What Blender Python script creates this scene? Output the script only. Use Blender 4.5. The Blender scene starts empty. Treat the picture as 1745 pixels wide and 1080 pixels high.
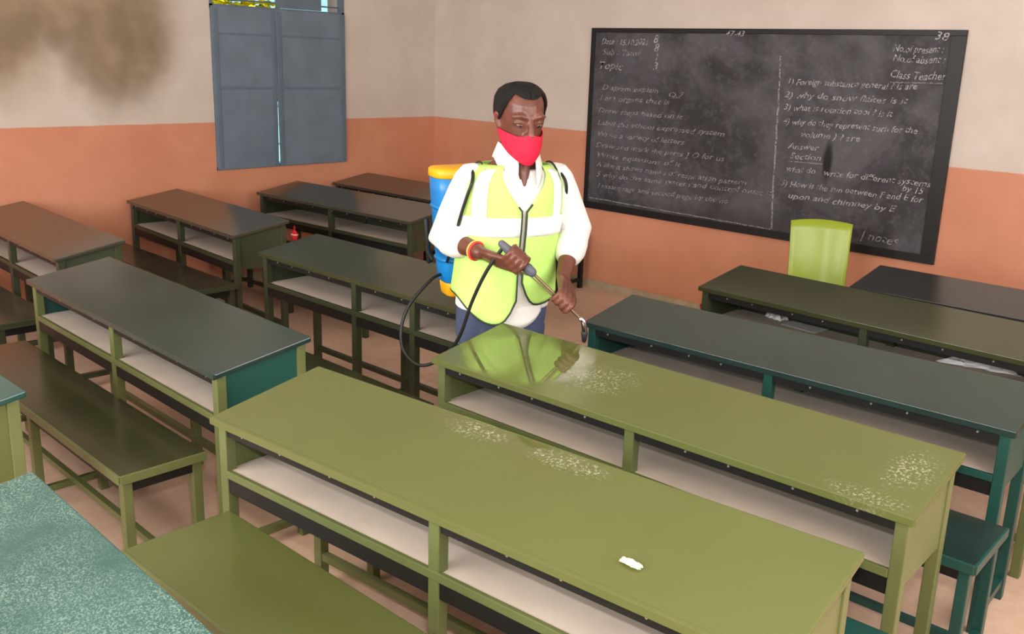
import bpy, bmesh, math, random
from mathutils import Vector, Matrix
random.seed(7)
scene = bpy.context.scene
C = scene.collection
PI = math.pi

# ------------------------------------------------------------------ camera, world, lights, exposure
cam_d = bpy.data.cameras.new('camera')
cam = bpy.data.objects.new('camera', cam_d); C.objects.link(cam)
cam_d.sensor_width = 36.0; cam_d.sensor_fit = 'HORIZONTAL'
cam_d.lens = 1570.59 * 36.0 / 1745.0
cam_d.shift_x = -27.4 / 1745.0; cam_d.shift_y = -35.95 / 1745.0
cam_d.clip_start = 0.05
cr = Vector((0.73976659, 0.67197723, 0.03452541)); cu = Vector((-0.19181767, 0.16143036, 0.96806313))
cb = Vector((0.64494293, -0.72276334, 0.24831789))
CAM = Vector((5.7943, -5.2452, 1.6068))
cam.matrix_world = Matrix(((cr.x, cu.x, cb.x, CAM.x), (cr.y, cu.y, cb.y, CAM.y), (cr.z, cu.z, cb.z, CAM.z), (0, 0, 0, 1)))
scene.camera = cam

world = bpy.data.worlds.new('world'); scene.world = world; world.use_nodes = True
wn = world.node_tree.nodes; wl = world.node_tree.links
bg = wn['Background']; sky = wn.new('ShaderNodeTexSky')
sky.sky_type = 'HOSEK_WILKIE'; sky.turbidity = 3.0; sky.sun_direction = (0.5, -0.2, 0.85)
wl.new(sky.outputs[0], bg.inputs[0]); bg.inputs[1].default_value = 2.0

def light(name, kind, loc, energy, color=(1, 1, 1), rot=None, size=None, size_y=None, radius=None):
    d = bpy.data.lights.new(name, kind); d.energy = energy; d.color = color
    o = bpy.data.objects.new(name, d); C.objects.link(o); o.location = loc
    if rot: o.rotation_euler = rot
    if size is not None:
        d.shape = 'RECTANGLE'; d.size = size; d.size_y = size_y or size
    if radius is not None: d.shadow_soft_size = radius
    return o
sun = light('sun', 'SUN', (-3, 0, 6), 9.0, (1, .95, .85)); sun.data.angle = 0.01
sun.rotation_euler = Vector((0.5, -0.2, 0.85)).to_track_quat('Z', 'Y').to_euler()
# the camera's own flash, just above the lens
light('camera_flash', 'POINT', CAM + cu * 0.14 + cr * 0.02, 108, (1, .985, .96), radius=0.035)
# added area lamps that raise the room's ambient light, near two unseen walls
light('ambient_fill_right', 'AREA', (6.92, -3.2, 1.75), 85, (1, .99, .98), (0, PI / 2, 0), 1.3, 3.2)
light('ambient_fill_back', 'AREA', (3.2, -6.92, 1.75), 185, (1, .99, .98), (PI / 2, 0, 0), 3.6, 1.3)
scene.view_settings.view_transform = 'Standard'
scene.view_settings.look = 'None'
scene.view_settings.gamma = 1.0
scene.view_settings.use_curve_mapping = False
scene.view_settings.exposure = 0.0

# ------------------------------------------------------------------ helpers
def lin(c):
    return tuple(((v / 255.0) / 12.92 if v / 255.0 <= .04045 else ((v / 255.0 + .055) / 1.055) ** 2.4) for v in c)

class Nodes:
    def __init__(self, name):
        self.m = bpy.data.materials.new(name); self.m.use_nodes = True
        self.t = self.m.node_tree; self.n = self.t.nodes; self.b = self.n['Principled BSDF']
        self.tc = self.n.new('ShaderNodeTexCoord')
    def link(self, a, b): self.t.links.new(a, b)
    def val(self, s, v):
        if isinstance(v, bpy.types.NodeSocket): self.link(v, s)
        else: s.default_value = v
    def noise(self, scale, detail=3, rough=.55, coord=None, dist=0.0):
        n = self.n.new('ShaderNodeTexNoise'); n.inputs['Scale'].default_value = scale
        n.inputs['Detail'].default_value = detail; n.inputs['Roughness'].default_value = rough
        n.inputs['Distortion'].default_value = dist
        self.link(coord or self.tc.outputs['Object'], n.inputs['Vector']); return n.outputs['Fac']
    def ramp(self, fac, lo, hi, a=0.0, b=1.0):
        n = self.n.new('ShaderNodeMapRange'); n.interpolation_type = 'SMOOTHSTEP'
        self.val(n.inputs[0], fac); n.inputs[1].default_value = lo; n.inputs[2].default_value = hi
        n.inputs[3].default_value = a; n.inputs[4].default_value = b; return n.outputs[0]
    def math(self, op, a, b=0.0):
        n = self.n.new('ShaderNodeMath'); n.operation = op
        self.val(n.inputs[0], a); self.val(n.inputs[1], b); return n.outputs[0]
    def mix(self, fac, a, b):
        n = self.n.new('ShaderNodeMix'); n.data_type = 'RGBA'
        self.val(n.inputs['Factor'], fac)
        for s, v in ((n.inputs['A'], a), (n.inputs['B'], b)):
            if isinstance(v, bpy.types.NodeSocket): self.link(v, s)
            else: s.default_value = (*v, 1)
        return n.outputs['Result']
    def xyz(self, coord='Object'):
        n = self.n.new('ShaderNodeSeparateXYZ'); self.link(self.tc.outputs[coord], n.inputs[0]); return n.outputs
    def pos(self):
        g = self.n.new('ShaderNodeNewGeometry'); n = self.n.new('ShaderNodeSeparateXYZ')
        self.link(g.outputs['Position'], n.inputs[0]); return n.outputs, g.outputs['Position']
    def blob(self, X, Y, cx, cy, rx, ry, soft=1.0, wob=None, amt=0.0):
        a = self.math('DIVIDE', self.math('SUBTRACT', X, cx), rx); b = self.math('DIVIDE', self.math('SUBTRACT', Y, cy), ry)
        d = self.math('SQRT', self.math('ADD', self.math('MULTIPLY', a, a), self.math('MULTIPLY', b, b)))
        if wob is not None: d = self.math('ADD', d, self.math('MULTIPLY', self.math('SUBTRACT', wob, .5), amt))
        return self.ramp(d, 1.0 - soft, 1.0, 1.0, 0.0)
    def bump(self, h, strength=.2, dist=.01):
        n = self.n.new('ShaderNodeBump'); n.inputs['Strength'].default_value = strength; n.inputs['Distance'].default_value = dist
        self.link(h, n.inputs['Height']); self.link(n.outputs[0], self.b.inputs['Normal'])
    def done(self, color=None, rough=.5, spec=.5, metal=0.0):
        if color is not None: self.val(self.b.inputs['Base Color'], color if isinstance(color, bpy.types.NodeSocket) else (*color, 1))
        self.val(self.b.inputs['Roughness'], rough); self.val(self.b.inputs['Specular IOR Level'], spec)
        self.b.inputs['Metallic'].default_value = metal
        return self.m

def plain(name, rgb, rough=.5, spec=.5, vary=.12, scale=9.0, metal=0.0, bump=0.0):
    N = Nodes(name); c = lin(rgb)
    f = N.ramp(N.noise(scale), .3, .7)
    col = N.mix(f, tuple(v * (1 - vary) for v in c), tuple(min(1, v * (1 + vary)) for v in c))
    if bump: N.bump(N.noise(scale * 12, 2), bump, .004)
    return N.done(col, rough, spec, metal)

def link(o, parent=None):
    C.objects.link(o)
    if parent is not None: o.parent = parent
    return o
def tag(o, label=None, cat=None, group=None, kind=None):
    if label: o['label'] = label
    if cat: o['category'] = cat
    if group: o['group'] = group
    if kind: o['kind'] = kind
    return o
def empty(name, loc=(0, 0, 0), rz=0.0):
    o = bpy.data.objects.new(name, None); C.objects.link(o); o.location = loc; o.rotation_euler = (0, 0, rz)
    o.empty_display_size = .1
    return o
def obj(name, bm, mat, parent=None, smooth=False):
    bmesh.ops.recalc_face_normals(bm, faces=bm.faces[:])
    me = bpy.data.meshes.new(name); bm.to_mesh(me); bm.free()
    if smooth:
        for p in me.polygons: p.use_smooth = True
    me.materials.append(mat)
    return link(bpy.data.objects.new(name, me), parent)
def B(): return bmesh.new()
def hexa(bm, p, bevel=0.0):
    v = [bm.verts.new(q) for q in p]
    fs = [bm.faces.new([v[i] for i in f]) for f in ((0, 3, 2, 1), (4, 5, 6, 7), (0, 1, 5, 4), (1, 2, 6, 5), (2, 3, 7, 6), (3, 0, 4, 7))]
    if bevel:
        es = list({e for f in fs for e in f.edges})
        bmesh.ops.bevel(bm, geom=es, offset=bevel, segments=2, affect='EDGES', profile=.6)
    return bm
def box(bm, x0, x1, y0, y1, z0, z1, bevel=0.0):
    return hexa(bm, [(x0, y0, z0), (x1, y0, z0), (x1, y1, z0), (x0, y1, z0), (x0, y0, z1), (x1, y0, z1), (x1, y1, z1), (x0, y1, z1)], bevel)
def catmull(pts, n=6):
    P = [Vector(p) for p in pts]; out = []
    for i in range(len(P) - 1):
        a = P[max(i - 1, 0)]; b = P[i]; c = P[i + 1]; d = P[min(i + 2, len(P) - 1)]
        for k in range(n):
            t = k / n
            out.append(.5 * ((2 * b) + (c - a) * t + (2 * a - 5 * b + 4 * c - d) * t * t + (3 * b - a - 3 * c + d) * t ** 3))
    out.append(P[-1]); return out
def tube(bm, pts, radii, n=10, caps=True):
    P = [Vector(p) for p in pts]
    if not hasattr(radii, '__len__'): radii = [radii] * len(P)
    P2, R2 = list(P), list(radii)
    if caps:                                              # rounded ends
        d0 = (P[0] - P[1]).normalized(); d1 = (P[-1] - P[-2]).normalized()
        pre = [(P[0] + d0 * radii[0] * .95, radii[0] * .25), (P[0] + d0 * radii[0] * .6, radii[0] * .78)]
        post = [(P[-1] + d1 * radii[-1] * .6, radii[-1] * .78), (P[-1] + d1 * radii[-1] * .95, radii[-1] * .25)]
        P2 = [a for a, _ in pre] + P2 + [a for a, _ in post]; R2 = [b for _, b in pre] + R2 + [b for _, b in post]
    t = (P2[1] - P2[0]).normalized()
    up = Vector((0, 0, 1)) if abs(t.z) < .9 else Vector((1, 0, 0))
    nrm = t.cross(up).normalized(); rings = []
    for i, p in enumerate(P2):
        if i == 0: tt = P2[1] - P2[0]
        elif i == len(P2) - 1: tt = P2[-1] - P2[-2]
        else: tt = (P2[i + 1] - P2[i]).normalized() + (P2[i] - P2[i - 1]).normalized()
        tt.normalize(); nrm = (nrm - tt * nrm.dot(tt)).normalized(); bn = tt.cross(nrm)
        rings.append([bm.verts.new(p + (nrm * math.cos(2 * PI * k / n) + bn * math.sin(2 * PI * k / n)) * R2[i]) for k in range(n)])
    for a, b in zip(rings, rings[1:]):
        for k in range(n): bm.faces.new((a[k], a[(k + 1) % n], b[(k + 1) % n], b[k]))
    bm.faces.new(rings[0][::-1]); bm.faces.new(rings[-1])
    return bm
def loft(bm, rings, close=True):
    R = [[bm.verts.new(p) for p in r] for r in rings]; n = len(R[0])
    for a, b in zip(R, R[1:]):
        for k in range(n): bm.faces.new((a[k], a[(k + 1) % n], b[(k + 1) % n], b[k]))
    if close: bm.faces.new(R[0][::-1]); bm.faces.new(R[-1])
    return bm
def grid(bm, rows):
    R = [[bm.verts.new(p) for p in r] for r in rows]
    for a, b in zip(R, R[1:]):
        for k in range(len(a) - 1): bm.faces.new((a[k], a[k + 1], b[k + 1], b[k]))
    return bm
def solidify(o, t, offset=0.0, sub=0):
    m = o.modifiers.new('solid', 'SOLIDIFY'); m.thickness = t; m.offset = offset
    if sub:
        s = o.modifiers.new('sub', 'SUBSURF'); s.levels = sub; s.render_levels = sub
    return o
def remeshed(name, bm, mat, parent, voxel, smooth=4):
    me = bpy.data.meshes.new(name); bm.to_mesh(me); bm.free()
    o = bpy.data.objects.new(name, me); C.objects.link(o)
    m = o.modifiers.new('r', 'REMESH'); m.mode = 'VOXEL'; m.voxel_size = voxel; m.use_smooth_shade = True
    s = o.modifiers.new('s', 'SMOOTH'); s.iterations = smooth; s.factor = .5
    dg = bpy.context.evaluated_depsgraph_get()
    me2 = bpy.data.meshes.new_from_object(o.evaluated_get(dg)); me2.name = name
    o.modifiers.clear(); o.data = me2; bpy.data.meshes.remove(me)
    for p in me2.polygons: p.use_smooth = True
    me2.materials.clear(); me2.materials.append(mat)
    if parent is not None: o.parent = parent
    return o

# ------------------------------------------------------------------ surfaces of the room
DADO = 1.123
CREAM, ORANGE = (214, 196, 178), (216, 134, 92)
def wall_mat(name, brown_patch=False):
    N = Nodes(name); (X, Y, Z), P = N.pos()
    n1 = N.noise(2.2, 4, .6, P); n2 = N.noise(14, 3, .6, P)
    cream = N.mix(N.ramp(n1, .3, .7), lin((196, 184, 173)), lin((208, 196, 186)))
    orange = N.mix(N.ramp(n1, .3, .75), lin((196, 131, 101)), lin((206, 143, 113)))
    if brown_patch:
        # soft brown patches in the cream paint beside the window
        w = N.noise(4, 2, .5, P)
        s = N.blob(Y, Z, -2.60, 1.68, .50, .62, .6, w, .2)
        s = N.math('MAXIMUM', s, N.blob(Y, Z, -3.32, 1.76, .50, .66, .6, w, .2))
        s = N.math('MAXIMUM', s, N.blob(Y, Z, -2.95, 1.90, .6, .50, .6, w, .3))
        cream = N.mix(N.math('MULTIPLY', s, .92), cream, N.mix(N.ramp(w, .35, .7), lin((118, 99, 74)), lin((146, 127, 101))))
    edge = N.ramp(N.math('ADD', Z, N.math('MULTIPLY', N.math('SUBTRACT', n2, .5), .006)), DADO - .004, DADO + .004)
    N.bump(n2, .12, .01)
    return N.done(N.mix(edge, orange, cream), .55, .35)
M_wall = wall_mat('wall_paint'); M_wall_s = wall_mat('wall_paint_brown_patch', True)
M_ceil = plain('ceiling_white', (225, 220, 210), .8, .2)
M_skirt = plain('skirting_cement', (172, 156, 128), .7, .3)
def floor_mat():
    N = Nodes('floor_cement'); (X, Y, Z), P = N.pos()
    a = N.ramp(N.noise(1.6, 5, .6, P), .3, .7); b = N.ramp(N.noise(22, 3, .6, P), .35, .7)
    c = N.mix(a, lin((196, 164, 142)), lin((214, 184, 162)))
    c = N.mix(N.math('MULTIPLY', b, .3), c, lin((180, 142, 116)))
    N.bump(N.noise(60, 2, .5, P), .1, .004)
    return N.done(c, .6, .35)
M_floor = floor_mat()
RX, RY, RZ = 7.0, -7.0, 3.1
def struct(name, bm, mat, parent=None):
    o = obj(name, bm, mat, parent); o['kind'] = 'structure'; return o
struct('floor', box(B(), -.2, RX + .2, RY - .2, .2, -.12, 0), M_floor)
struct('ceiling', box(B(), -.2, RX + .2, RY - .2, .2, RZ, RZ + .12), M_ceil)
struct('wall_back', box(B(), -.2, RX + .2, 0, .2, 0, RZ), M_wall)
struct('wall_right', box(B(), RX, RX + .2, RY, 0, 0, RZ), M_wall)
struct('wall_front', box(B(), -.2, RX + .2, RY - .2, RY, 0, RZ), M_wall)
WY0, WY1, WZ0, WZ1 = -1.985, -0.905, 0.80, 2.45
bm = B()
box(bm, -.2, 0, RY, WY0, 0, RZ); box(bm, -.2, 0, WY1, 0, 0, RZ)
box(bm, -.2, 0, WY0, WY1, 0, WZ0); box(bm, -.2, 0, WY0, WY1, WZ1, RZ)
struct('wall_left', bm, M_wall_s)
struct('baseboard_back', box(B(), 0.0, RX, -.012, 0, 0, .055), M_skirt)
struct('baseboard_left', box(B(), 0, .012, RY, -.012, 0, .055), M_skirt)

# ------------------------------------------------------------------ window with steel shutters
M_shut = plain('shutter_blue_grey', (104, 120, 134), .42, .5, .10, 5)
M_shut2 = plain('shutter_frame_blue_grey', (94, 110, 124), .42, .5, .08, 5)
win = empty('window_1', (0, (WY0 + WY1) / 2, WZ0)); win['kind'] = 'structure'
def wpart(name, bm, mat, parent=None):
    o = obj(name, bm, mat, parent or win)
    if parent is None: o.matrix_parent_inverse = Matrix.Translation(-win.location)
    return o
bm = B()
box(bm, -.05, .004, WY0, WY0 + .022, WZ0, WZ1); box(bm, -.05, .004, WY1 - .022, WY1, WZ0, WZ1)
box(bm, -.05, .004, WY0, WY1, WZ0, WZ0 + .02); box(bm, -.05, .004, WY0, WY1, WZ1 - .025, WZ1)
box(bm, -.05, .004, WY0, WY1, 1.865, 1.89)
wpart('window_frame', bm, M_shut2)
YM = -1.497
def leaf(y0, y1, gap0, gap1, side):
    # closed leaf; its meeting edge leaves a narrow slit that opens downwards
    a, b = (y0, y0), (y1, y1)
    if side < 0: b = (y1 - gap0, y1 - gap1)
    else: a = (y0 + gap0, y0 + gap1)
    z0, z1 = WZ0 + .004, 1.878
    p = [(.004, a[0], z0), (.016, a[0], z0), (.016, b[0], z0), (.004, b[0], z0), (.004, a[1], z1), (.016, a[1], z1), (.016, b[1], z1), (.004, b[1], z1)]
    o = wpart('shutter_leaf', hexa(B(), p), M_shut)
    for zz in ((1.345, 1.36), (1.70, 1.712)):
        r = obj('seam_rib', box(B(), .016, .0215, min(a) + .03, max(b) - .035, *zz, .001), M_shut2, o)
    for yy in (min(a) + .012, max(b) - .040):
        obj('edge_strip', box(B(), .016, .021, yy, yy + .026, z0 + .01, z1 - .01, .001), M_shut2, o)
    return o
leaf(WY0 + .004, YM, .009, 0, -1); leaf(YM, WY1 - .004, .009, 0, 1)
u = wpart('upper_shutter_leaf', box(B(), -.012, .002, -1.48, -1.105, 1.892, WZ1 - .026), M_shut2)
for k in range(5):
    z = 1.925 + k * .1
    bm = tube(B(), [(-.03, WY0 + .02, z), (-.03, WY1 - .02, z)], .006, 6, False); wpart('grille_bar', bm, M_shut2)

# the yard outside: a pale wall and a sunlit shrub seen through the upper opening and the slit
M_yardwall = plain('yard_wall_pale_blue', (150, 205, 215), .7, .2)
M_yard = plain('yard_ground', (190, 175, 150), .9, .2)
M_leafy = plain('leaf_yellow_green', (226, 218, 48), .6, .3, .3, 30)
M_stem = plain('stem_brown', (90, 70, 45), .8)
struct('ground_outside', box(B(), -9, -.2, -8, 4, -.14, -.02), M_yard)
yw = empty('yard_wall', (-3.4, .4, -.02)); tag(yw, 'pale blue yard wall outside, glimpsed through the window slit', 'wall')
obj('coping', box(B(), -.14, .14, -3.2, 3.2, 2.9, 2.98, .01), M_yardwall, yw)
for k in range(14): obj('wall_board', box(B(), -.1, .1 + .012 * (k % 2), -3.1, 3.1, k * .207, k * .207 + .2), M_yardwall, yw)
sh = empty('yellow_shrub', (-1.35, -1.05, -.02)); tag(sh, 'sunlit yellow-green shrub outside, seen above the left shutter', 'shrub')
for k in range(4):
    a = k * 1.6; obj('stem', tube(B(), [(0, 0, 0), (.06 * math.cos(a), .08 * math.sin(a), .9), (.2 * math.cos(a), .3 * math.sin(a), 2.0)], [.025, .018, .008], 6), M_stem, sh)
bm = B()
for k in range(4500):
    a = random.uniform(0, 2 * PI); r = random.random() ** .5
    p = Vector((.38 * r * math.cos(a), .52 * r * math.sin(a), random.uniform(1.2, 2.7)))
    q = Matrix.Rotation(random.uniform(0, 6), 3, 'Z') @ Matrix.Rotation(random.uniform(-1, 1), 3, 'X'); s = random.uniform(.035, .06)
    v = [bm.verts.new(p + q @ Vector(c) * s) for c in ((-1, 0, 0), (0, -.45, .1), (1, 0, 0), (0, .45, .1))]; bm.faces.new(v)
fo = obj('foliage', bm, M_leafy, sh); fo['kind'] = 'stuff'

# ------------------------------------------------------------------ blackboard
def board_mat():
    N = Nodes('blackboard_slate'); X, Y, Z = N.xyz()
    big = N.ramp(N.noise(2.4, 5, .6, dist=.6), .36, .68); fine = N.noise(26, 4, .65)
    c = N.mix(big, lin((46, 46, 49)), lin((82, 82, 87)))
    c = N.mix(N.math('MULTIPLY', N.ramp(fine, .45, .75), .28), c, lin((120, 118, 122)))
    # wiped clean, darker patches
    w = N.noise(9, 3)
    c = N.mix(N.blob(X, Z, 1.81, .51, .04, .16, .6, w, .5), c, lin((18, 17, 18)))
    c = N.mix(N.math('MULTIPLY', N.blob(X, Z, 1.35, .04, 1.3, .14, .7, w, .5), .5), c, lin((34, 32, 33)))
    c = N.mix(N.math('MULTIPLY', N.blob(X, Z, .35, .55, .5, .45, .8, w, .6), .25), c, lin((110, 108, 115)))
    return N.done(c, N.ramp(fine, .2, .8, .5, .7), .35)
M_board = board_mat(); M_bframe = plain('board_border_black', (24, 23, 24), .45, .4)
def chalk_mat(name, v, cover):
    N = Nodes(name); n = N.ramp(N.noise(70, 3, .7), cover - .12, cover + .12)
    return N.done(N.mix(n, lin((84, 83, 86)), lin((v, v, v + 3))), .9, .1)
M_chalk = chalk_mat('chalk_white', 172, .46); M_chalk2 = chalk_mat('chalk_faded', 150, .48)
BX0, BX1, BZ0, BZ1 = 1.640, 4.128, 0.582, 1.834
bb = empty('blackboard', (BX0, 0, BZ0)); tag(bb, 'large blackboard covered in chalk handwriting on the right wall', 'blackboard')
BW, BH = BX1 - BX0, BZ1 - BZ0
obj('slate', box(B(), 0, BW, -.018, -.001, 0, BH), M_board, bb)
for a in ((0, BW, 0, .048), (0, BW, BH - .03, BH), (0, .034, .048, BH - .03), (BW - .075, BW, .048, BH - .03)):
    obj('border', box(B(), a[0], a[1], -.026, -.018, a[2], a[3], .002), M_bframe, bb)
def strip(pts, w, mat, name):
    bm = B(); prev = None
    for p in pts:
        x, z = p[0] - BX0, p[1] - BZ0
        cur = (bm.verts.new((x - w / 2, -.0186, z + w * .1)), bm.verts.new((x + w / 2, -.0186, z - w * .1)))
        if prev: bm.faces.new((prev[0], prev[1], cur[1], cur[0]))
        prev = cur
    return obj(name, bm, mat, bb)
strip([(3.084 + (3.135 - 3.084) * t + random.uniform(-.003, .003), 1.68 - 1.04 * t) for t in [i / 30 for i in range(31)]], .011, M_chalk2, 'chalk_divider')
def hline(x0, z0, x1, z1, w, mat, name='chalk_underline'):
    bm = B(); n = 24; prev = None
    for i in range(n + 1):
        t = i / n; x = x0 + (x1 - x0) * t - BX0; z = z0 + (z1 - z0) * t - BZ0 + random.uniform(-.002, .002)
        cur = (bm.verts.new((x, -.0186, z)), bm.verts.new((x, -.0186, z + w)))
        if prev: bm.faces.new((prev[0], cur[0], cur[1], prev[1]))
        prev = cur
    return obj(name, bm, mat, bb)
hline(1.69, .655, 3.13, .632, .006, M_chalk2, 'chalk_base_line')
hline(3.20, 1.062, 3.42, 1.066, .005, M_chalk2); hline(3.76, 1.552, 4.04, 1.556, .005, M_chalk2)
def write(txt, x, z, size, width=None, mat=None, tilt=0.0, y=-.0188):
    cu_ = bpy.data.curves.new('chalk_writing', 'FONT'); cu_.body = txt; cu_.size = size; cu_.shear = .28; cu_.space_character = 1.0; cu_.resolution_u = 2
    cu_.offset = .0002
    t = bpy.data.objects.new('t', cu_); C.objects.link(t)
    dg = bpy.context.evaluated_depsgraph_get(); dg.update()
    me = bpy.data.meshes.new_from_object(t.evaluated_get(dg)); bpy.data.objects.remove(t); bpy.data.curves.remove(cu_)
    xs = [v.co.x for v in me.vertices]; w = max(xs) - min(xs) if xs else 1
    k = (width / w) if width else 1.0
    for v in me.vertices:
        a, b = v.co.x * k, v.co.y
        b += .05 * size * math.sin(a * 23 + x * 7) + .04 * size * math.sin(a * 61)        # unsteady hand
        v.co = Vector((x - BX0 + a, y, z - BZ0 + b + a * tilt))
    me.name = 'chalk_writing'; me.materials.clear(); me.materials.append(mat or M_chalk)
    return tag(link(bpy.data.objects.new('chalk_writing', me), bb), kind='stuff')
write('Date : 15.10.2021', 1.725, 1.725, .055, .39); write('Sub : Tamil', 1.735, 1.655, .055, .33, M_chalk2)
write('Topic', 1.705, 1.560, .07, .20); write('8', 2.155, 1.738, .075); write('8', 2.165, 1.683, .075); write('1', 2.17, 1.625, .075); write('3', 2.165, 1.565, .075)
write('47-43', 2.70, 1.788, .045, .13, y=-.0266); write('38', 3.965, 1.782, .06, .075, y=-.0266)
L = [('Diagram explain', 1.75, 1.42, .47, 0), ('Q.7', 2.30, 1.40, .12, 0), ('I am organs that is', 1.735, 1.35, .58, 0), ('Draw steps based on it', 1.725, 1.262, .70, 0),
     ('Label the school expressed system', 1.725, 1.178, 1.02, 0), ('Write a variety of letters', 1.725, 1.10, .72, 0), ('Draw and mark the parts ] Q for us', 1.72, 1.022, 1.04, 0),
     ('Write equations of it', 1.73, .952, .70, 0), ('A like it shows names of respiration pattern', 1.735, .885, 1.20, 0), ('5 why do the same system and control must it.', 1.74, .815, 1.38, .02),
     ('I meant sage and second page by the no', 1.755, .735, 1.06, .02)]
for t, x, z, w, s in L: write(t, x, z, .048, w, M_chalk2, s)
write('No.of present :', 3.75, 1.715, .055, .27); write('No.of absent :', 3.755, 1.662, .055, .28); write('Class Teacher', 3.75, 1.575, .06, .30)
Rr = [('1) Foreign substance general ? is are', 3.14, 1.518, .76), ('2) why do snow flakes is it', 3.13, 1.440, .74), ('3) what is rotation tool ? is it', 3.135, 1.368, .66), ('4) why do they represent such for the', 3.14, 1.285, .80),
      ('volume ) ? are', 3.26, 1.217, .36), ('Answer', 3.19, 1.142, .20), ('Section', 3.205, 1.085, .20), ('what do   write for different systems', 3.19, 1.005, .86), ('by 15', 3.90, .965, .12),
      ('5) How is the sun between F and E for', 3.165, .915, .86), ('upon and chimney by E', 3.22, .845, .66)]
for t, x, z, w in Rr: write(t, x, z, .050, w, M_chalk, .0)
write('| notes', 3.70, .662, .07, .22, M_chalk2)

# ------------------------------------------------------------------ desks and benches
def paint(name, rgb, rgb2, rough=(.16, .34), scuff_sheen=None, speck=None, wet=None):
    N = Nodes(name); X, Y, Z = N.xyz()
    a = N.ramp(N.noise(3.0, 2, .5), .2, .8); f = N.noise(45, 3, .6)
    c = N.mix(a, lin(rgb), lin(rgb2))
    r = (rough[0] + rough[1]) / 2
    if speck:                                            # paint worn through in fine pale specks
        s = N.math('MULTIPLY', N.ramp(N.noise(260, 2, .7), .47, .62), N.ramp(N.noise(5, 3), .30, .62))
        c = N.mix(N.math('MULTIPLY', s, speck[1]), c, lin(speck[0]))
    if scuff_sheen:
        w = N.noise(14, 4, .65)
        for (cx, cy, rx, ry, amt) in scuff_sheen:
            g = N.math('MULTIPLY', N.blob(X, Y, cx, cy, rx, ry, .8, w, .8), N.ramp(N.noise(120, 4, .75), .50, .70))
            c = N.mix(N.math('MULTIPLY', g, amt), c, lin((205, 208, 190)))
            r = N.math('ADD', r, N.math('MULTIPLY', g, .2))
    if wet:                                              # film of sprayed liquid: mirror smooth
        w = N.noise(11, 3)
        for (cx, cy, rx, ry) in wet:
            g = N.blob(X, Y, cx, cy, rx, ry, .35, w, .5)
            r = N.math('MULTIPLY', r, N.math('SUBTRACT', 1.0, N.math('MULTIPLY', g, .85)))
            N.link(g, N.b.inputs['Coat Weight'])
        N.b.inputs['Coat Roughness'].default_value = .03; N.b.inputs['Coat IOR'].default_value = 1.6
    return N.done(c, r, .55)
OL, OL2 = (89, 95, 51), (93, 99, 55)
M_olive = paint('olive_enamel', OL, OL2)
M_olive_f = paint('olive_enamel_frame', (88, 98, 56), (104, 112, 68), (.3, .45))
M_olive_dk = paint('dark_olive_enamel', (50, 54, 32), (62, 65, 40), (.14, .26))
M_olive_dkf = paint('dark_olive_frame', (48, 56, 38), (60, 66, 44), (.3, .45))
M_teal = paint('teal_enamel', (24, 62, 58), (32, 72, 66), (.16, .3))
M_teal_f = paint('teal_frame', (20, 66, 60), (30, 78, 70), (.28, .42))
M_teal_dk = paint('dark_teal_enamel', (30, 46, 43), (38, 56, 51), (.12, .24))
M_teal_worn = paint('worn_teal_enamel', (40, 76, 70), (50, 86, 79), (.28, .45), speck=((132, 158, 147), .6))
M_A = paint('olive_enamel_wet_edge', OL, OL2, (.2, .34), scuff_sheen=[(.94, .325, .13, .045, 1.0), (.66, .33, .12, .05, .8)], wet=[(.75, .335, .34, .04)])  # pale blobs paint the sheen reflected along the wet back edge
M_B = paint('olive_enamel_wet_scuffed', OL, OL2, (.16, .3), scuff_sheen=[(.55, .17, .17, .13, .55), (1.47, .19, .08, .13, .7), (1.43, .03, .12, .05, .5)], wet=[(.27, .18, .26, .2)])
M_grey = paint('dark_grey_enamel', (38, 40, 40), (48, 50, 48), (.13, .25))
M_olive_refl = paint('olive_reflection_tint', (58, 56, 44), (68, 65, 52), (.14, .26))  # olive enamel with the walls' brown reflection put into its colour
M_black = plain('black_steel_rail', (20, 20, 19), .5, .4)
M_shelf = plain('bare_shelf_board', (200, 187, 173), .6, .3, .06, 6)
M_screw = plain('zinc_screw', (200, 198, 190), .35, .6, .05, 10, .8)

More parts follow.
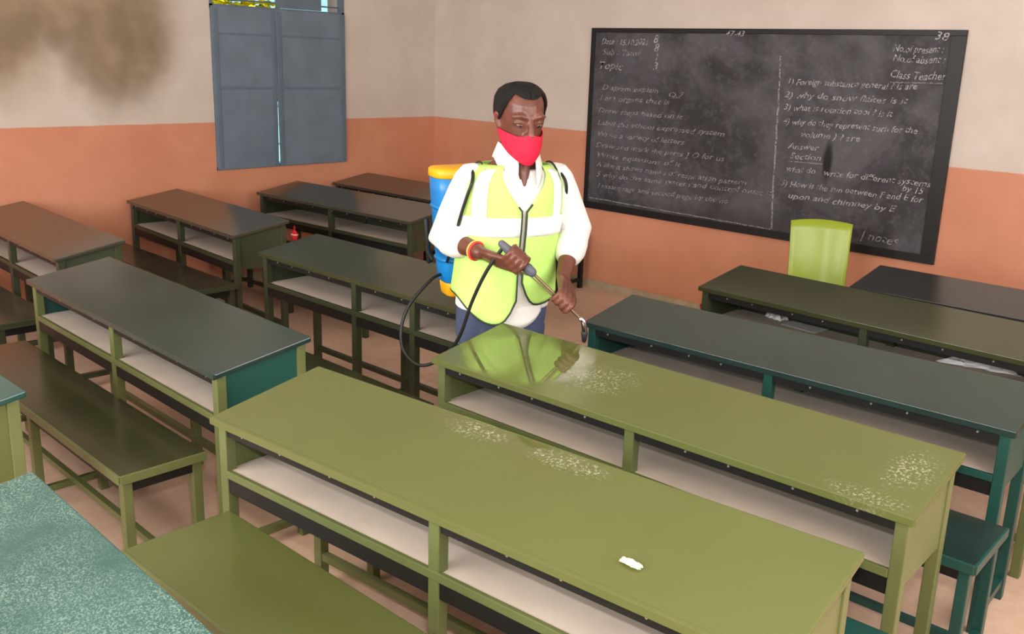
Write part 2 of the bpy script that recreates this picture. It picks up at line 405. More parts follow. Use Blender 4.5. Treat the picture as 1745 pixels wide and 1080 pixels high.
DF, DBK, SH = .655, .708, .505                      # front and back height of the sloping top, shelf height
def desk(name, label, x, y, a, Ln, Wd, mt, mf, mp, extra_leg=None, group='school desks in rows'):
    t = empty(name, (x, y, 0), a); tag(t, label, 'desk', group)
    sl = (DBK - DF) / Wd
    zt = lambda yy: DF + sl * yy
    th = .018
    def slab(x0, x1, y0, y1, dz0, dz1, bev=0.0):
        return hexa(B(), [(x0, y0, zt(y0) + dz0), (x1, y0, zt(y0) + dz0), (x1, y1, zt(y1) + dz0), (x0, y1, zt(y1) + dz0),
                          (x0, y0, zt(y0) + dz1), (x1, y0, zt(y0) + dz1), (x1, y1, zt(y1) + dz1), (x0, y1, zt(y1) + dz1)], bev)
    top = obj('top', slab(0, Ln, 0, Wd, -th, 0, .004), mt, t)
    obj('edge_lip', slab(.002, Ln - .002, -.003, .008, -.018, .0012, .001), mt, top)
    i = .014; lw = .032
    fl, fr, y0, y1 = i, Ln - i, .014, Wd - .014
    # legs: front and back at both ends and in the middle
    for lx in [fl, (Ln - lw) / 2, fr - lw] + (extra_leg or []):
        obj('leg', box(B(), lx, lx + lw, y0, y0 + lw, 0, zt(y0) - th, .003), mf, t)
        if lx not in (extra_leg or []):
            obj('leg', box(B(), lx, lx + lw, y1 - lw, y1, 0, zt(y1 - lw) - th, .003), mf, t)
    rl = obj('front_rail', box(B(), fl + lw, fr - lw, y0 + .006, y0 + .024, DF - th - .032, DF - th + .001), M_black, t)
    k = 9
    for j in range(k):
        xx = fl + .1 + (fr - fl - .2) * j / (k - 1) + random.uniform(-.03, .03)
        obj('screw', tube(B(), [(xx, y0 + .008, DF - th - .014), (xx, y0 + .002, DF - th - .014)], .0035, 6, False), M_screw, rl)
    obj('shelf', box(B(), fl + .019, fr - .019, y0 + .008, y1 - .013, SH - .012, SH), M_shelf, t)
    obj('shelf_lip', box(B(), fl + lw, fr - lw, y0 - .002, y0 + .010, SH - .018, SH + .004, .002), mf, t)
    obj('shelf_rail', box(B(), fl + lw, fr - lw, y0 + .004, y0 + .022, SH - .062, SH - .018), M_black, t)
    for xx in (fl + .006, fr - .018):                # sheet end panels, then the back panel
        obj('end_panel', hexa(B(), [(xx, y0 + lw - .004, SH - .045), (xx + .012, y0 + lw - .004, SH - .045), (xx + .012, y1 - lw + .004, SH - .045), (xx, y1 - lw + .004, SH - .045),
             (xx, y0 + lw - .004, zt(y0 + lw) - th), (xx + .012, y0 + lw - .004, zt(y0 + lw) - th), (xx + .012, y1 - lw + .004, zt(y1 - lw) - th), (xx, y1 - lw + .004, zt(y1 - lw) - th)]), mp, t)
    obj('back_panel', box(B(), fl + lw - .004, fr - lw + .004, y1 - .012, y1 - .002, SH - .045, zt(y1) - th - .003), mp, t)
    obj('back_rail', box(B(), fl + lw - .004, fr - lw + .004, y1 - .026, y1 - .008, SH - .062, SH - .02), M_black, t)
    for lx in (fl, (Ln - lw) / 2, fr - lw):
        obj('cross_bar', box(B(), lx + .005, lx + lw - .005, y0 + lw - .002, y1 - lw + .002, .05, .075), mf, t)
    obj('foot_bar', box(B(), fl + lw - .004, fr - lw + .004, y1 - lw + .004, y1 - .006, .10, .124), mf, t)
    return t
SEAT = .392
def bench(name, label, x, y, a, Ln, Wd, mt, mf, group='school benches in front of the desks'):
    t = empty(name, (x, y, 0), a); tag(t, label, 'bench', group)
    lw = .03; i = .012
    seat = obj('seat', box(B(), 0, Ln, 0, Wd, SEAT - .022, SEAT, .004), mt, t)
    obj('seat_lip', box(B(), .002, Ln - .002, -.004, .005, SEAT - .026, SEAT + .001, .0015), mf, seat)
    obj('seat_lip', box(B(), Ln - .005, Ln + .004, .002, Wd - .002, SEAT - .026, SEAT + .001, .0015), mf, seat)
    for yy in (i + .006, Wd - i - .024):
        obj('seat_rail', box(B(), i + lw - .004, Ln - i - lw + .004, yy, yy + .018, SEAT - .062, SEAT - .021), M_black, t)
    for lx in (i + .004, Ln - i - .022):
        obj('end_rail', box(B(), lx, lx + .018, i + lw - .004, Wd - i - lw + .004, SEAT - .062, SEAT - .021), M_black, t)
    for lx in (i, (Ln - lw) / 2, Ln - i - lw):
        for yy in (i, Wd - i - lw):
            obj('leg', box(B(), lx, lx + lw, yy, yy + lw, 0, SEAT - .022, .003), mf, t)
        obj('cross_bar', box(B(), lx + .005, lx + lw - .005, i + lw - .002, Wd - i - lw + .002, .05, .074), mf, t)
    obj('foot_bar', box(B(), i + lw - .004, Ln - i - lw + .004, Wd / 2 - .01, Wd / 2 + .01, .0745, .096), mf, t)
    return t
D = desk
D('school_desk', 'big olive green desk in the foreground with a cream fleck on its top', 3.643, -4.091, .076, 1.613, .369, M_A, M_olive_f, M_olive_f)
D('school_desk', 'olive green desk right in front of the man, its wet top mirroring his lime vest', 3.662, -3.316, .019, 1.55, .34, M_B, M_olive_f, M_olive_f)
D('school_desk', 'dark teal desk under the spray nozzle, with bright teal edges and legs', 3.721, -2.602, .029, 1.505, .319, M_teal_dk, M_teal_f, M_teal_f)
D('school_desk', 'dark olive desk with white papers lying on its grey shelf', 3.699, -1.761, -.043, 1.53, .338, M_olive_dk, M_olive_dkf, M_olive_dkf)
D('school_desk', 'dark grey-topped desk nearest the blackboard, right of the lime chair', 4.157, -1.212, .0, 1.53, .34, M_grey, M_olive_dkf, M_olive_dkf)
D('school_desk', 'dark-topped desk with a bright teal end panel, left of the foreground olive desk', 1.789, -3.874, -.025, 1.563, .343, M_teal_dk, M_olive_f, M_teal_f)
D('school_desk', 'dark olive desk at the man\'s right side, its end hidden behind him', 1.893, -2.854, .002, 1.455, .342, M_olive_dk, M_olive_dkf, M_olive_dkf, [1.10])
D('school_desk', 'brown-looking desk cut off by the left edge, below the stained wall', .03, -3.568, -.046, 1.441, .32, M_olive_refl, M_olive_dkf, M_olive_dkf)
D('school_desk', 'brown-looking desk just below the left half of the blue shutters', .03, -2.635, -.069, 1.435, .332, M_olive_refl, M_olive_dkf, M_olive_dkf)
D('school_desk', 'dark brown-looking desk left of the blue tank, second from the room corner', .16, -1.786, .046, 1.539, .345, M_olive_refl, M_olive_dkf, M_olive_dkf)
D('school_desk', 'farthest desk, a dark top beside the wall in the room corner', .03, -1.055, .007, 1.53, .334, M_olive_refl, M_olive_dkf, M_olive_dkf)
D('school_desk', 'teal-topped desk with an olive end panel at the left edge', 1.74, -4.757, .0, 1.535, .345, M_teal, M_olive_f, M_olive)
D('school_desk', 'worn teal desk with a pale speckled top in the bottom left corner', 3.775, -4.93, -.03, 1.53, .345, M_teal_worn, M_teal_f, M_teal_f)
b_ = bench
b_('school_bench', 'glossy olive bench along the foreground desk, at the bottom edge', 3.69, -4.372, .012, 1.52, .30, M_olive, M_olive_f)
b_('school_bench', 'dark olive bench with free end, left of the foreground desk', 1.76, -4.165, -.02, 1.535, .272, M_olive_dk, M_olive_f)
b_('school_bench', 'bench hidden under the foreground desk, only its legs showing', 3.70, -3.64, .03, 1.52, .262, M_teal, M_olive_f)
b_('school_bench', 'teal bench whose end shows between the two right-hand desks', 3.77, -2.90, .008, 1.485, .29, M_teal_dk, M_teal_f)
b_('school_bench', 'bench with olive legs behind the teal desk at the right edge', 3.70, -2.12, .0, 1.52, .27, M_olive_dk, M_olive_f)
b_('school_bench', 'dark olive bench strip just above the far edge of the foreground desk', 1.93, -3.375, -.012, 1.535, .265, M_olive_dk, M_olive_dkf)
b_('school_bench', 'brown-looking bench in front of the desk below the shutters', .05, -2.915, -.03, 1.41, .235, M_olive_refl, M_olive_dkf)
b_('school_bench', 'bench mostly hidden beneath the dark desk beside the man', .17, -2.10, .03, 1.52, .245, M_olive_refl, M_olive_dkf)
b_('school_bench', 'dark bench at the left edge, behind the desk with the teal end panel', .05, -3.87, -.03, 1.42, .25, M_olive_refl, M_olive_dkf)
b_('school_bench', 'low dark bench against the wall behind the man', .30, -.40, .0, 1.43, .33, M_grey, M_black)

# ------------------------------------------------------------------ lime plastic chair
def chair():
    M = plain('lime_plastic', (148, 170, 46), .28, .5, .06, 4)
    t = empty('plastic_chair', (3.735, -.60, 0), math.radians(29)); tag(t, 'lime green plastic chair below the blackboard', 'chair')
    rows = []
    for j in range(9):
        v = j / 8; z = .40 + .41 * v; rows.append([])
        for i in range(13):
            q = i / 12 * 2 - 1
            rows[-1].append((q * (.150 + .013 * v), .10 + .075 * v + .03 * (1 - q * q), z - (.012 * q * q if j == 8 else 0)))
    solidify(obj('backrest', grid(B(), rows), M, t, True), .008)
    rows = []
    for j in range(9):
        v = j / 8; y = -.22 + .36 * v; rows.append([])
        for i in range(11):
            q = i / 10 * 2 - 1
            rows[-1].append((q * (.19 - .03 * v), y, .405 - .012 * (1 - q * q) - (.02 * (1 - v * 4) ** 2 if v < .25 else 0)))
    solidify(obj('seat', grid(B(), rows), M, t, True), .008)
    for sx in (-1, 1):
        for y0, y1 in ((-.19, -.22), (.12, .16)):
            obj('leg', tube(B(), [(sx * .15, y0, .40), (sx * .175, y1, 0.012)], [.02, .014], 8), M, t, True)
    return t
chair()

# ------------------------------------------------------------------ loose papers and small things
M_paper = plain('white_paper', (250, 250, 250), .8, .2, .02, 20)
M_sheet = plain('grey_paper_sheet', (222, 222, 220), .8, .2, .04, 20)
M_cream = plain('cream_matte', (250, 228, 185), .8, .2, .06, 20)
def crumple(name, label, cat, loc, sx, sy, h, mat, group=None, seed=1):
    rnd = random.Random(seed); rows = []; n = 10
    for j in range(n):
        rows.append([])
        for i in range(n):
            a, b = i / (n - 1) * 2 - 1, j / (n - 1) * 2 - 1
            e = max(0, 1 - max(abs(a), abs(b)) ** 2)
            rows[-1].append((a * sx * (1 + rnd.uniform(-.2, .2)), b * sy * (1 + rnd.uniform(-.2, .2)), .003 + h * e * rnd.uniform(.2, 1)))
    o = obj(name, grid(B(), rows), mat); o.location = loc; solidify(o, .0015, 1)
    o.rotation_euler = (0, 0, rnd.uniform(-.4, .4)); return tag(o, label, cat, group)
crumple('crumpled_paper', 'small crumpled white paper ball at the left on the dark desk\'s shelf', 'paper', (3.95, -1.468, SH + .001), .045, .035, .05, M_paper, 'papers on the dark desk shelf', 3)
crumple('crumpled_paper', 'long torn white paper at the right on the dark desk\'s shelf', 'paper', (4.83, -1.495, SH + .001), .13, .05, .05, M_paper, 'papers on the dark desk shelf', 5)
o = obj('paper_sheet', box(B(), -.085, .085, -.06, .06, 0, .0015), M_sheet); o.location = (4.10, -1.50, SH + .002); o.rotation_euler = (0, 0, -.12)
tag(o, 'flat grey paper sheet beside the small paper ball on the shelf', 'paper', 'papers on the dark desk shelf')
zsc = DF + (DBK - DF) / .369 * .09
crumple('cream_fleck', 'tiny cream fleck on the foreground olive desk', 'paper', (4.893, -3.91, zsc + .001), .022, .009, .010, M_cream, None, 9)  # small crumpled cream patch lying on the desk top
M_red = plain('red_cloth', (170, 25, 30), .8, .2); M_pink = plain('pink_cloth', (205, 150, 140), .8, .2)
def bag(name, label, loc, s, mats):
    t = empty(name, loc); tag(t, label, 'bag')
    rings = []
    for z, r in ((0, .5), (.15, .9), (.5, 1), (.8, .75), (.95, .35), (1.0, .2)):
        rings.append([(s * r * math.cos(a) * (1 + .1 * math.sin(3 * a)), s * .55 * r * math.sin(a), z * s * 2.4) for a in [k * PI / 8 for k in range(16)]])
    obj('pouch', loft(B(), rings), mats[0], t, True)
    obj('band', tube(B(), [(s * .98 * math.cos(a), s * .56 * math.sin(a), s * 1.35) for a in [k * PI / 8 for k in range(17)]], s * .16, 6), mats[1], t, True)
    obj('loop', tube(B(), catmull([(0, 0, s * 2.35), (s * .3, 0, s * 2.9), (0, 0, s * 3.3), (-s * .3, 0, s * 2.9), (0, 0, s * 2.35)], 5), s * .08, 6), mats[0], t, True)
    return t

bag('cloth_pouch', 'tiny red pouch with a pink band hanging at the brown-looking desk below the shutters', (1.518, -2.395, .60), .024, (M_red, M_pink))
bag('cloth_pouch', 'tiny red pouch hanging at the left end of the dark olive desk', (3.690, -1.69, .53), .016, (M_red, M_red))

# ------------------------------------------------------------------ the man
TH = math.radians(-25)
F = Vector((math.cos(TH), math.sin(TH), 0)); LF = Vector((-math.sin(TH), math.cos(TH), 0)); UP = Vector((0, 0, 1))
def skin_mat():
    N = Nodes('skin_dark_brown')
    c = N.mix(N.ramp(N.noise(14, 3), .3, .7), lin((92, 52, 41)), lin((112, 66, 52)))
    N.b.inputs['Subsurface Weight'].default_value = .05; N.b.inputs['Subsurface Radius'].default_value = (.01, .004, .002)
    N.bump(N.noise(160, 2), .08, .002)
    return N.done(c, .36, .5)
M_skin = skin_mat()
M_shirt = plain('white_shirt_cotton', (232, 230, 226), .85, .2, .03, 12, 0, .15)
M_vest = plain('lime_vest_mesh', (190, 238, 124), .7, .25, .05, 14, 0, .15)
M_refl = plain('silver_white_reflective_tape', (244, 244, 242), .35, .6, .02)
M_pipe = plain('dark_piping', (40, 48, 38), .7)
M_trou = plain('slate_blue_trousers', (72, 82, 108), .85, .2, .12, 16, 0, .2)
M_hair = plain('black_hair', (16, 16, 17), .6, .3, .3, 90, 0, .6)
M_mask = plain('red_cloth_mask', (222, 38, 70), .75, .25, .06, 20, 0, .1)
M_eye = plain('eye_white', (120, 98, 88), .3); M_iris = plain('iris_dark', (20, 12, 8), .2)
M_shoe = plain('black_shoe', (25, 24, 24), .5)
M_band1 = plain('wristband_red', (225, 60, 60), .6); M_band2 = plain('wristband_yellow', (240, 205, 90), .6)

man = empty('person', (3.55, -2.87, 0)); tag(man, 'man in a white shirt, lime safety vest and red face mask holding a spray lance', 'person')
def mpart(name, bm, mat, smooth=True, parent=None):
    o = obj(name, bm, mat, parent or man, smooth)
    if parent is None: o.matrix_parent_inverse = Matrix.Translation(-man.location)
    return o
def mrem(name, bm, mat, voxel, smooth=4):
    o = remeshed(name, bm, mat, man, voxel, smooth); o.matrix_parent_inverse = Matrix.Translation(-man.location); return o
TS = [  # z, cx, cy, half width, half depth
    (.62, 3.535, -2.868, .168, .122), (.70, 3.545, -2.870, .174, .128), (.80, 3.552, -2.870, .170, .126), (.92, 3.558, -2.868, .166, .122), (1.04, 3.566, -2.864, .172, .122),
    (1.13, 3.570, -2.861, .176, .117), (1.19, 3.574, -2.859, .170, .106), (1.225, 3.577, -2.858, .148, .094), (1.25, 3.580, -2.858, .112, .080), (1.272, 3.586, -2.860, .076, .068), (1.30, 3.594, -2.862, .060, .060)]
def tsec(z):
    if z <= TS[0][0]: return TS[0][1:]
    for a, b in zip(TS, TS[1:]):
        if z <= b[0]:
            t = (z - a[0]) / (b[0] - a[0]); t = t * t * (3 - 2 * t) if False else t
            return tuple(a[i] + (b[i] - a[i]) * t for i in range(1, 5))
    return TS[-1][1:]
def tpt(phi, z, off=0.0):
    cx, cy, a, b = tsec(z); c, s = math.cos(phi), math.sin(phi); e = .86
    c = math.copysign(abs(c) ** e, c); s = math.copysign(abs(s) ** e, s)
    return Vector((cx, cy, z)) + F * (b + off) * c + LF * (a + off) * s
def tring(z, off, n=40): return [tpt(2 * PI * k / n, z, off) for k in range(n)]

RS, LS = Vector((3.493, -2.985, 1.190)), Vector((3.640, -2.700, 1.190))
RE, RW, RH = Vector((3.415, -3.035, .985)), Vector((3.625, -3.068, .966)), Vector((3.745, -3.045, .968))
LE, LW, LH = Vector((3.690, -2.640, 1.010)), Vector((3.775, -2.800, .868)), Vector((3.795, -2.865, .800))
LA = Vector((3.749, -3.054, .990)); LZ = Vector((3.935, -2.890, .765)); AX = (LZ - LA).normalized()     # spray lance axis

# head frame
HC = Vector((3.626, -2.884, 1.405)); th2 = math.radians(-27)
hf0 = Vector((math.cos(th2), math.sin(th2), 0)); tilt = math.radians(11)
HF = (hf0 * math.cos(tilt) - UP * math.sin(tilt)).normalized(); HU = (UP * math.cos(tilt) + hf0 * math.sin(tilt)).normalized(); HL = HU.cross(HF).normalized()
def hp(x, y, z): return HC + HL * x + HF * y + HU * z
HR = [(-.124, .020, .086, .040), (-.116, .034, .094, .018), (-.098, .050, .098, -.015), (-.075, .060, .099, -.045), (-.048, .067, .097, -.070), (-.02, .073, .095, -.086), (.01, .0765, .094, -.096),
      (.04, .078, .095, -.100), (.068, .0765, .090, -.098), (.092, .068, .076, -.084), (.110, .050, .053, -.060), (.121, .026, .026, -.030)]
def hsec(z):
    if z <= HR[0][0]: return HR[0][1:]
    for a, b in zip(HR, HR[1:]):
        if z <= b[0]:
            t = (z - a[0]) / (b[0] - a[0]); return tuple(a[i] + (b[i] - a[i]) * t for i in range(1, 4))
    return HR[-1][1:]
def hpt(phi, z, off=0.0):
    w, yf, yb = hsec(z); mid = yf * .35 + yb * .65; c, s = math.cos(phi), math.sin(phi)
    return hp((w + off) * math.copysign(abs(s) ** .92, s), mid + ((yf - mid + off) * c if c > 0 else (mid - yb + off) * c), z)

def grip(bm, wrist, H, a, rh, back, idx):
    """palm and five fingers closed round a rod through H along a; back = rough direction the back of the hand faces; idx=+1/-1: index end along a"""
    p = (H - wrist); p = (p - a * p.dot(a)).normalized(); q = a.cross(p)
    if q.dot(back) < 0: q = -q
    k0 = H + q * (rh + .013) - p * .012
    for j, (la, ww) in enumerate(((.030, .012), (.010, .0125), (-.010, .012), (-.028, .011))):       # palm slabs
        tube(bm, [wrist + a * idx * la * .45 + (k0 - wrist) * .10, wrist + a * idx * la * .8 + (k0 - wrist) * .5 + q * .004, k0 + a * idx * la], [.016, .0155, ww], 10)
    for j, (la, ex, rr) in enumerate(((.032, 200, .0088), (.0105, 225, .0092), (-.0105, 222, .009), (-.030, 205, .0080))):
        pts = []
        for s in range(8):
            t = math.radians(-12 + (ex + 12) * s / 7); rad = rh + .0085 + (.006 if s < 3 else .002)
            pts.append(H + a * idx * la + (q * math.cos(t) + p * math.sin(t)) * rad)
        tube(bm, [k0 + a * idx * la - p * .01] + pts, [rr * 1.15] + [rr * (1.08 - .03 * s) for s in range(8)], 10)
    tb = wrist + (k0 - wrist) * .35 + a * idx * .024
    tp = [tb, tb + (H - tb) * .35 + a * idx * .026 - q * .004]
    for s in range(4):
        t = math.radians(-70 - 42 * s); tp.append(H + a * idx * (.036 - .004 * s) + (q * math.cos(t) + p * math.sin(t)) * (rh + .011))
    tube(bm, tp, [.014, .013, .0115, .011, .010, .009], 10)

bm = B()
loft(bm, [[hpt(2 * PI * k / 32, z) for k in range(32)] for z, *_ in HR])
tube(bm, [hp(0, .092, .022), hp(0, .104, -.002), hp(0, .112, -.026)], [.009, .011, .015], 10)            # nose
for s in (-1, 1):
    tube(bm, [hp(s * .010, .104, -.030), hp(s * .016, .100, -.030)], .009, 8)
    tube(bm, [hp(s * .014, .090, .030), hp(s * .034, .088, .036), hp(s * .056, .070, .030)], [.008, .009, .007], 8)   # brow
    tube(bm, [hp(s * .018, .085, .012), hp(s * .034, .083, .014), hp(s * .050, .072, .011)], [.007, .0105, .007], 8)  # lids
    tube(bm, [hp(s * .074, .0, .018), hp(s * .083, -.012, .022), hp(s * .083, -.016, .0), hp(s * .077, -.006, -.026)], [.008, .011, .010, .008], 8)  # ear
tube(bm, [hp(-.02, .093, -.070), hp(0, .098, -.070), hp(.02, .093, -.070)], .008, 8)                      # lips
tube(bm, [hp(0, -.025, -.06), Vector((3.600, -2.866, 1.29)), Vector((3.585, -2.862, 1.235))], [.058, .056, .062], 20)
loft(bm, [tring(z, -.016, 32) for z in (.64, .72, .82, .92, 1.02, 1.12, 1.19, 1.225, 1.25, 1.275)])
tube(bm, [RS, RS.lerp(RE, .5), RE, RE.lerp(RW, .3), RE.lerp(RW, .75), RW], [.052, .047, .041, .040, .031, .027], 16)
tube(bm, [LS, LS.lerp(LE, .5), LE, LE.lerp(LW, .3), LE.lerp(LW, .75), LW], [.052, .047, .041, .040, .031, .027], 16)
H1 = LA + AX * .032; H2 = LA + AX * (LH - LA).dot(AX)
CW = (CAM - H1).normalized()
grip(bm, RW, H1, AX, .016, CW + UP * .6, 1)
grip(bm, LW, H2, AX, .009, CW + Vector((.3, .3, .2)), 1)
tube(bm, [Vector((3.59, -2.862, 1.262)) + F * .045, Vector((3.575, -2.859, 1.222)) + F * .082, Vector((3.573, -2.859, 1.185)) + F * .098], [.036, .026, .014], 14)   # open neckline
mrem('body', bm, M_skin, .0042, 3)
# eyes, half closed, looking down
for s in (-1, 1):
    e = mpart('eye', tube(B(), [hp(s * .028, .0855, .0050), hp(s * .041, .0820, .0050)], .0052, 8), M_eye)
    e2 = obj('iris', tube(B(), [hp(s * .0335, .0905, .0025), hp(s * .0345, .0935, .0015)], .0038, 8), M_iris, e, True)
# hair cap
rows = []
n = 48
for j in range(15):
    r = []
    for k in range(n + 1):
        phi = 2 * PI * k / n; q = abs((math.degrees(phi) + 180) % 360 - 180)
        hl = .096 - .006 * math.cos(math.radians(q * 3)) if q < 48 else (.098 - (q - 48) / 30 * .101 if q < 78 else (-.003 + .0 if q < 95 else (-.003 - min(1, (q - 95) / 45) * .062)))
        z = hl + (.1205 - hl) * (j / 14) ** .85
        r.append(hpt(phi, z, .004 + .005 * min(1, j / 3)))
    rows.append(r)
bm = grid(B(), rows); bm.faces.new([v for v in bm.verts[-(n + 1):-1]]) if False else None
o = mpart('hair', bm, M_hair); solidify(o, .006, 0)
bm = B(); loft(bm, [[hpt(2 * PI * k / 24, z, d) for k in range(24)] for z, d in ((.1195, .008), (.124, .0), (.1275, -.012), (.128, -.02))]); mpart('hair_crown', bm, M_hair)
# mask
rows = []
for j in range(13):
    v = j / 12; r = []
    for k in range(25):
        q = k / 24 * 2 - 1; phi = q * math.radians(88 - 10 * v)
        z = -.028 - .098 * v - .006 * (1 - abs(q)) * (1 - v) + .045 * v * abs(q) ** 2.6 + (.014 * (1 - abs(q) * 3) if abs(q) < .33 and v < .2 else 0) * (1 - v * 5)
        bulge = .006 + .022 * math.exp(-(q / .3) ** 2) * (1 - v * .55) + .012 * v * (1 - .5 * v)
        r.append(hpt(phi, max(z, -.118), bulge) + HU * min(0, z + .118))
    rows.append(r)
mk = mpart('face_mask', grid(B(), rows), M_mask); solidify(mk, .003)
for s in (-1, 1):
    obj('ear_loop', tube(B(), catmull([hpt(s * math.radians(86), -.03, .006), hp(s * .082, -.01, -.012), hp(s * .088, -.026, .012), hp(s * .083, -.02, .03)], 5), .002, 6), M_mask, mk, True)
# shirt: trunk, sleeves with rolled cuffs
bm = B()
hemz = lambda phi: .66
loft(bm, [tring(z, 0.0) for z in (.735, .76, .82, .88, .94, 1.0, 1.06, 1.12, 1.16, 1.19, 1.21, 1.225, 1.238)])
RC = RE.lerp(RW, .42); LC = LE.lerp(LW, .50)
for S_, E_, Cf in ((RS, RE, RC), (LS, LE, LC)):
    d = (Cf - E_).normalized()
    tube(bm, [S_ + UP * .004, S_.lerp(E_, .25), S_.lerp(E_, .6), E_, E_.lerp(Cf, .5), Cf], [.061, .064, .062, .062, .058, .053], 18)
    tube(bm, [Cf - d * .05, Cf - d * .005], [.060, .058], 18)
    for k in range(3):                                   # creases at the bend
        c = E_.lerp(S_, .12 + .14 * k); ax = (S_ - E_).cross(Cf - E_).normalized()
        tube(bm, [c - ax * .05 + d * .035, c + d * .062, c + ax * .05 + d * .035], .010, 8)
mrem('shirt', bm, M_shirt, .006, 4)
# collar
for s in (-1, 1):
    rows = []
    for j in range(5):
        v = j / 4; r = []
        for k in range(13):
            phi = s * math.radians(24 + (180 - 24) * k / 12); front = max(0, 1 - k / 5)
            c0 = Vector((3.592, -2.862, 1.262)); rad = .066 + .020 * v + .006 * front
            pt = c0 + (F * math.cos(phi) * 1.02 + LF * math.sin(phi)) * rad + UP * (.052 - .052 * v - .066 * front * v + .012 * (1 - front)) - UP * .018 * front + F * .024 * front
            r.append(pt)
        rows.append(r)
    solidify(mpart('collar', grid(B(), rows), M_shirt), .003)
sh_ = [[tpt(math.radians(-34 + 4 * i), .670 + .07 * (abs(-34 + 4 * i) / 36) ** 2 + (.09 - .07 * (abs(-34 + 4 * i) / 36) ** 2) * j / 4, .004) for i in range(18)] for j in range(5)]
solidify(mpart('shirt_tail', grid(B(), sh_), M_shirt), .002)
# buttoned front edge of the shirt
mpart('shirt_placket', grid(B(), [[tpt(math.radians(a), z, .003) for a in (-6, -2, 2, 6)] for z in [.668 + i * .03 for i in range(19)]]), M_shirt)
# vest
def vedge(z): return 1.5 if z < 1.10 else 1.5 + (z - 1.10) / .145 * 30
def vhem(q):                                             # q degrees, + on his left
    base = .700 if q < 0 else .765
    if abs(q) > 20: base += (.095 if q < 0 else .04) * (lambda t: t * t * (3 - 2 * t))(min(1, (abs(q) - 20) / 70))
    c = max(0, 1 - abs(abs(q) - 1.5) / 20)
    return base + .085 * c ** 3
rows = []; NZ = 34
for j in range(NZ + 1):
    v = j / NZ; r = []
    for k in range(81):
        zt_ = 1.252; e = None
        u = k / 80
        z_guess = .69 + (zt_ - .69) * v; e = vedge(z_guess); q = e + (360 - 2 * e) * u; qs = q if q <= 180 else q - 360
        z = vhem(qs) + (zt_ - vhem(qs)) * v; e = vedge(z); q = e + (360 - 2 * e) * u
        r.append(tpt(math.radians(q), z, .011 + .010 * (1 - v) ** 2))
    rows.append(r)
vs = mpart('safety_vest', grid(B(), rows), M_vest); solidify(vs, .003)
obj('piping', tube(B(), [Vector(p) + F * .002 for p in rows[0]], .0035, 6), M_pipe, vs, True)
obj('piping', tube(B(), [r[0] + F * .002 for r in rows if r[0].z < 1.125], .0035, 6), M_pipe, vs, True)
obj('piping', tube(B(), [r[-1] + F * .002 for r in rows if r[-1].z < 1.125], .0030, 6), M_pipe, vs, True)
bd = grid(B(), [[tpt(math.radians(2.5 + 355 * k / 72), z, .0175) for k in range(73)] for z in (1.012, 1.028, 1.045, 1.062, 1.078)])
solidify(obj('reflective_band', bd, M_refl, vs, True), .003)
for a0, a1 in ((-62, -40), (34, 52)):
    bd = grid(B(), [[tpt(math.radians(a0 + (a1 - a0) * i / 5), z, .0165) for i in range(6)] for z in [1.075 + .0165 * j for j in range(11)]])
    solidify(obj('reflective_strip', bd, M_refl, vs, True), .003)
for S_, s in ((RS, -1), (LS, 1)):                          # dark armhole edging
    c = S_ - LF * s * .018; pts = []
    for k in range(25):
        a = 2 * PI * k / 24; pts.append(c + F * .076 * math.cos(a) + UP * (.074 * math.sin(a) - .008) - LF * s * .012 * math.sin(a))
    obj('armhole_piping', tube(B(), pts, .0035, 6), M_pipe, vs, True)
# trousers and shoes
HPc = Vector((3.545, -2.868, .66))
RHp, LHp = HPc - LF * .085, HPc + LF * .085
RK, LK = Vector((3.528, -2.935, .40)), Vector((3.588, -2.800, .40))
RA, LAk = Vector((3.505, -2.925, .09)), Vector((3.560, -2.790, .09))
bm = B()
loft(bm, [tring(z, -.006) for z in (.62, .66, .70, .76, .80)])
for h_, k_, a_ in ((RHp, RK, RA), (LHp, LK, LAk)):
    tube(bm, [h_ - UP * .01, h_.lerp(k_, .5), k_, k_.lerp(a_, .5), a_], [.086, .076, .066, .060, .055], 18)
mrem('trousers', bm, M_trou, .008, 4)
for a_ in (RA, LAk):
    rings = []
    for y, w, h in ((-.065, .026, .05), (-.04, .036, .065), (.0, .040, .075), (.06, .042, .06), (.11, .044, .045), (.15, .036, .036), (.17, .018, .022)):
        rings.append([Vector((a_.x, a_.y, 0)) + F * y + LF * w * math.cos(t) + UP * max(0.002, h * .5 + h * .55 * math.sin(t)) for t in [2 * PI * k / 14 for k in range(14)]])
    mpart('shoe', loft(B(), rings), M_shoe)
# wristbands on the right wrist
d = (RW - RE).normalized()
def ring_at(c, d, r, rr):
    n = d.cross(UP).normalized(); b2 = d.cross(n)
    return tube(B(), [c + (n * math.cos(a) + b2 * math.sin(a)) * r for a in [2 * PI * k / 20 for k in range(21)]], rr, 6)
mpart('wristband', ring_at(RW - d * .020, d, .031, .0045), M_band1)
mpart('wristband', ring_at(RW - d * .029, d, .032, .0035), M_band2)

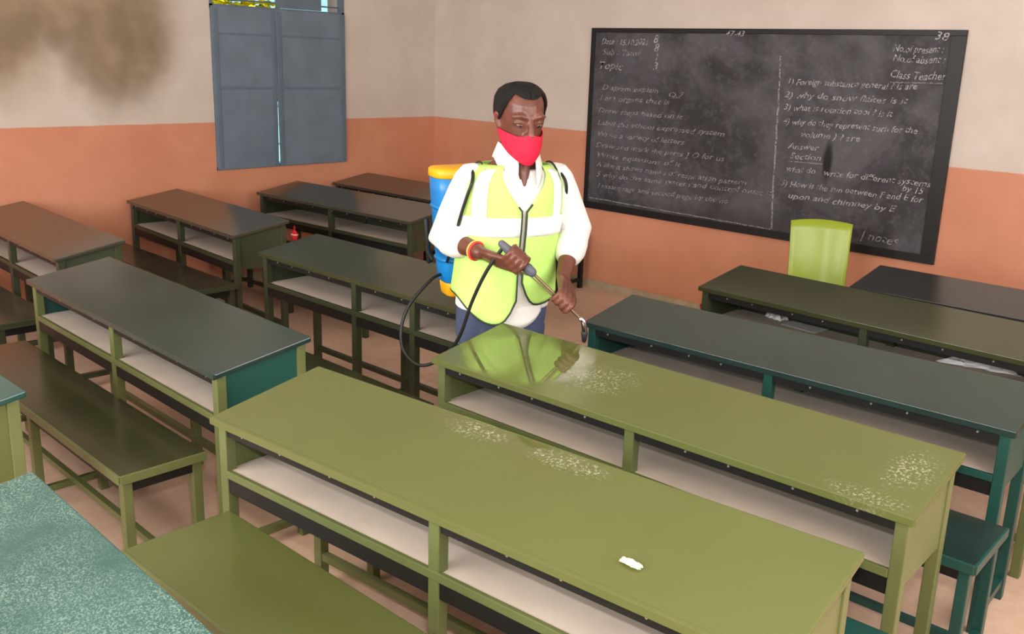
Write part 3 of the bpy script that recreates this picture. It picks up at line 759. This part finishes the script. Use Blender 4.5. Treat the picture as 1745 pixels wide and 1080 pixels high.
# ------------------------------------------------------------------ knapsack sprayer
M_tank = plain('blue_plastic_tank', (20, 130, 205), .35, .5, .06, 5)
M_yel = plain('yellow_plastic', (244, 180, 20), .4, .5, .05, 5)
M_hose = plain('black_rubber_hose', (28, 30, 28), .5, .4); M_grip = plain('grey_plastic_grip', (92, 94, 106), .45, .4)
M_brass = plain('dull_brass_tube', (128, 112, 84), .35, .5, .1, 20, .6); M_chrome = plain('chrome_nozzle', (200, 200, 205), .15, .5, .05, 20, 1.0)
sp = empty('knapsack_sprayer', (3.318, -2.768, .712)); tag(sp, 'blue and yellow knapsack sprayer on the man\'s back with hose and lance', 'sprayer')
def spart(name, bm, mat, parent=None, smooth=True):
    o = obj(name, bm, mat, parent or sp, smooth)
    if parent is None: o.matrix_parent_inverse = Matrix.Translation(-sp.location)
    return o
TC = Vector((3.301, -2.777, 0))
def trr(z, a, b, e=.5, n=36):
    out = []
    for k in range(n):
        t = 2 * PI * k / n; c, s = math.cos(t), math.sin(t)
        out.append(TC + UP * z + F * b * math.copysign(abs(c) ** e, c) + LF * a * math.copysign(abs(s) ** e, s))
    return out
tk = spart('tank', loft(B(), [trr(z, a, b) for z, a, b in ((.770, .128, .066), (.775, .134, .072), (.83, .142, .076), (.98, .156, .082), (1.12, .168, .087), (1.168, .170, .088), (1.172, .165, .084))]), M_tank)
for z in (.86, .95, 1.06):
    obj('moulded_rib', loft(B(), [trr(z - .008, .143 + (z - .83) * .09, .077 + (z - .83) * .035), trr(z, .148 + (z - .83) * .09, .081 + (z - .83) * .035), trr(z + .008, .143 + (z - .83) * .09, .077 + (z - .83) * .035)]), M_tank, tk, True)
spart('lid', loft(B(), [trr(z, a, b, .6) for z, a, b in ((1.170, .172, .090), (1.176, .177, .095), (1.198, .177, .095), (1.206, .170, .088), (1.210, .120, .06), (1.214, .06, .04))]), M_yel)
spart('base', loft(B(), [trr(z, a, b) for z, a, b in ((.714, .112, .056), (.722, .122, .064), (.76, .128, .067), (.772, .126, .066))]), M_yel)
for s in (-1, 1):
    pts = [TC + UP * 1.13 + F * .07 + LF * s * .12, tpt(s * math.radians(125), 1.20, .02), tpt(s * math.radians(95), 1.235, .022), tpt(s * math.radians(66), 1.20, .024), tpt(s * math.radians(70), 1.14, .024), tpt(s * math.radians(82), 1.06, .026), tpt(s * math.radians(105), .96, .026), TC + UP * .86 + F * .07 + LF * s * .13]
    spart('shoulder_strap', tube(B(), catmull(pts, 6), .006, 6), M_hose)
hz = [TC + UP * .80 - LF * .142 + F * .02, Vector((3.268, -2.975, .785)), Vector((3.256, -3.065, .704)), Vector((3.262, -3.108, .62)), Vector((3.292, -3.120, .545)), Vector((3.36, -3.105, .505)), Vector((3.43, -3.075, .535)), Vector((3.548, -3.090, .645)), Vector((3.625, -3.100, .80)), Vector((3.685, -3.095, .915)), LA - AX * .03 - UP * .01]
spart('hose', tube(B(), catmull(hz, 8), .0065, 8), M_hose)
pl = [TC + UP * .93 - LF * .172 - F * .02, TC + UP * .905 - LF * .20 + F * .05, TC + UP * .885 - LF * .205 + F * .12]
spart('pump_lever', tube(B(), catmull(pl, 5), .006, 8), M_hose)
spart('pump_rod', tube(B(), [TC + UP * .84 - LF * .166 - F * .045, TC + UP * 1.0 - LF * .178 - F * .045], .010, 8), M_hose)
la = spart('lance', tube(B(), [LA + AX * .05, LZ], .0055, 8), M_brass)
obj('trigger_grip', tube(B(), [LA - AX * .035, LA, LA + AX * .06, LA + AX * .078], [.013, .016, .0155, .012], 12), M_grip, la, True)
obj('valve_cap', tube(B(), [LA + AX * .082, LA + AX * .104], [.0185, .017], 12), M_grip, la, True)
obj('trigger_lever', tube(B(), [LA + AX * .085 - UP * .02, LA + AX * .05 - UP * .032, LA - UP * .030], [.005, .006, .005], 8), M_brass, la, True)
obj('stay_rod', tube(B(), [LA + AX * .09 - UP * .016 - F * .004, LA + AX * .22 - UP * .012], .0025, 6), M_brass, la, True)
nz = obj('nozzle_elbow', tube(B(), catmull([LZ, LZ + AX * .012, LZ + AX * .018 - UP * .016, LZ + AX * .020 - UP * .034], 4), [.009] * 13, 8), M_chrome, la, True)
obj('nozzle_tip', tube(B(), [LZ + AX * .020 - UP * .036, LZ + AX * .020 - UP * .062], [.012, .008], 10), M_hose, la, True)
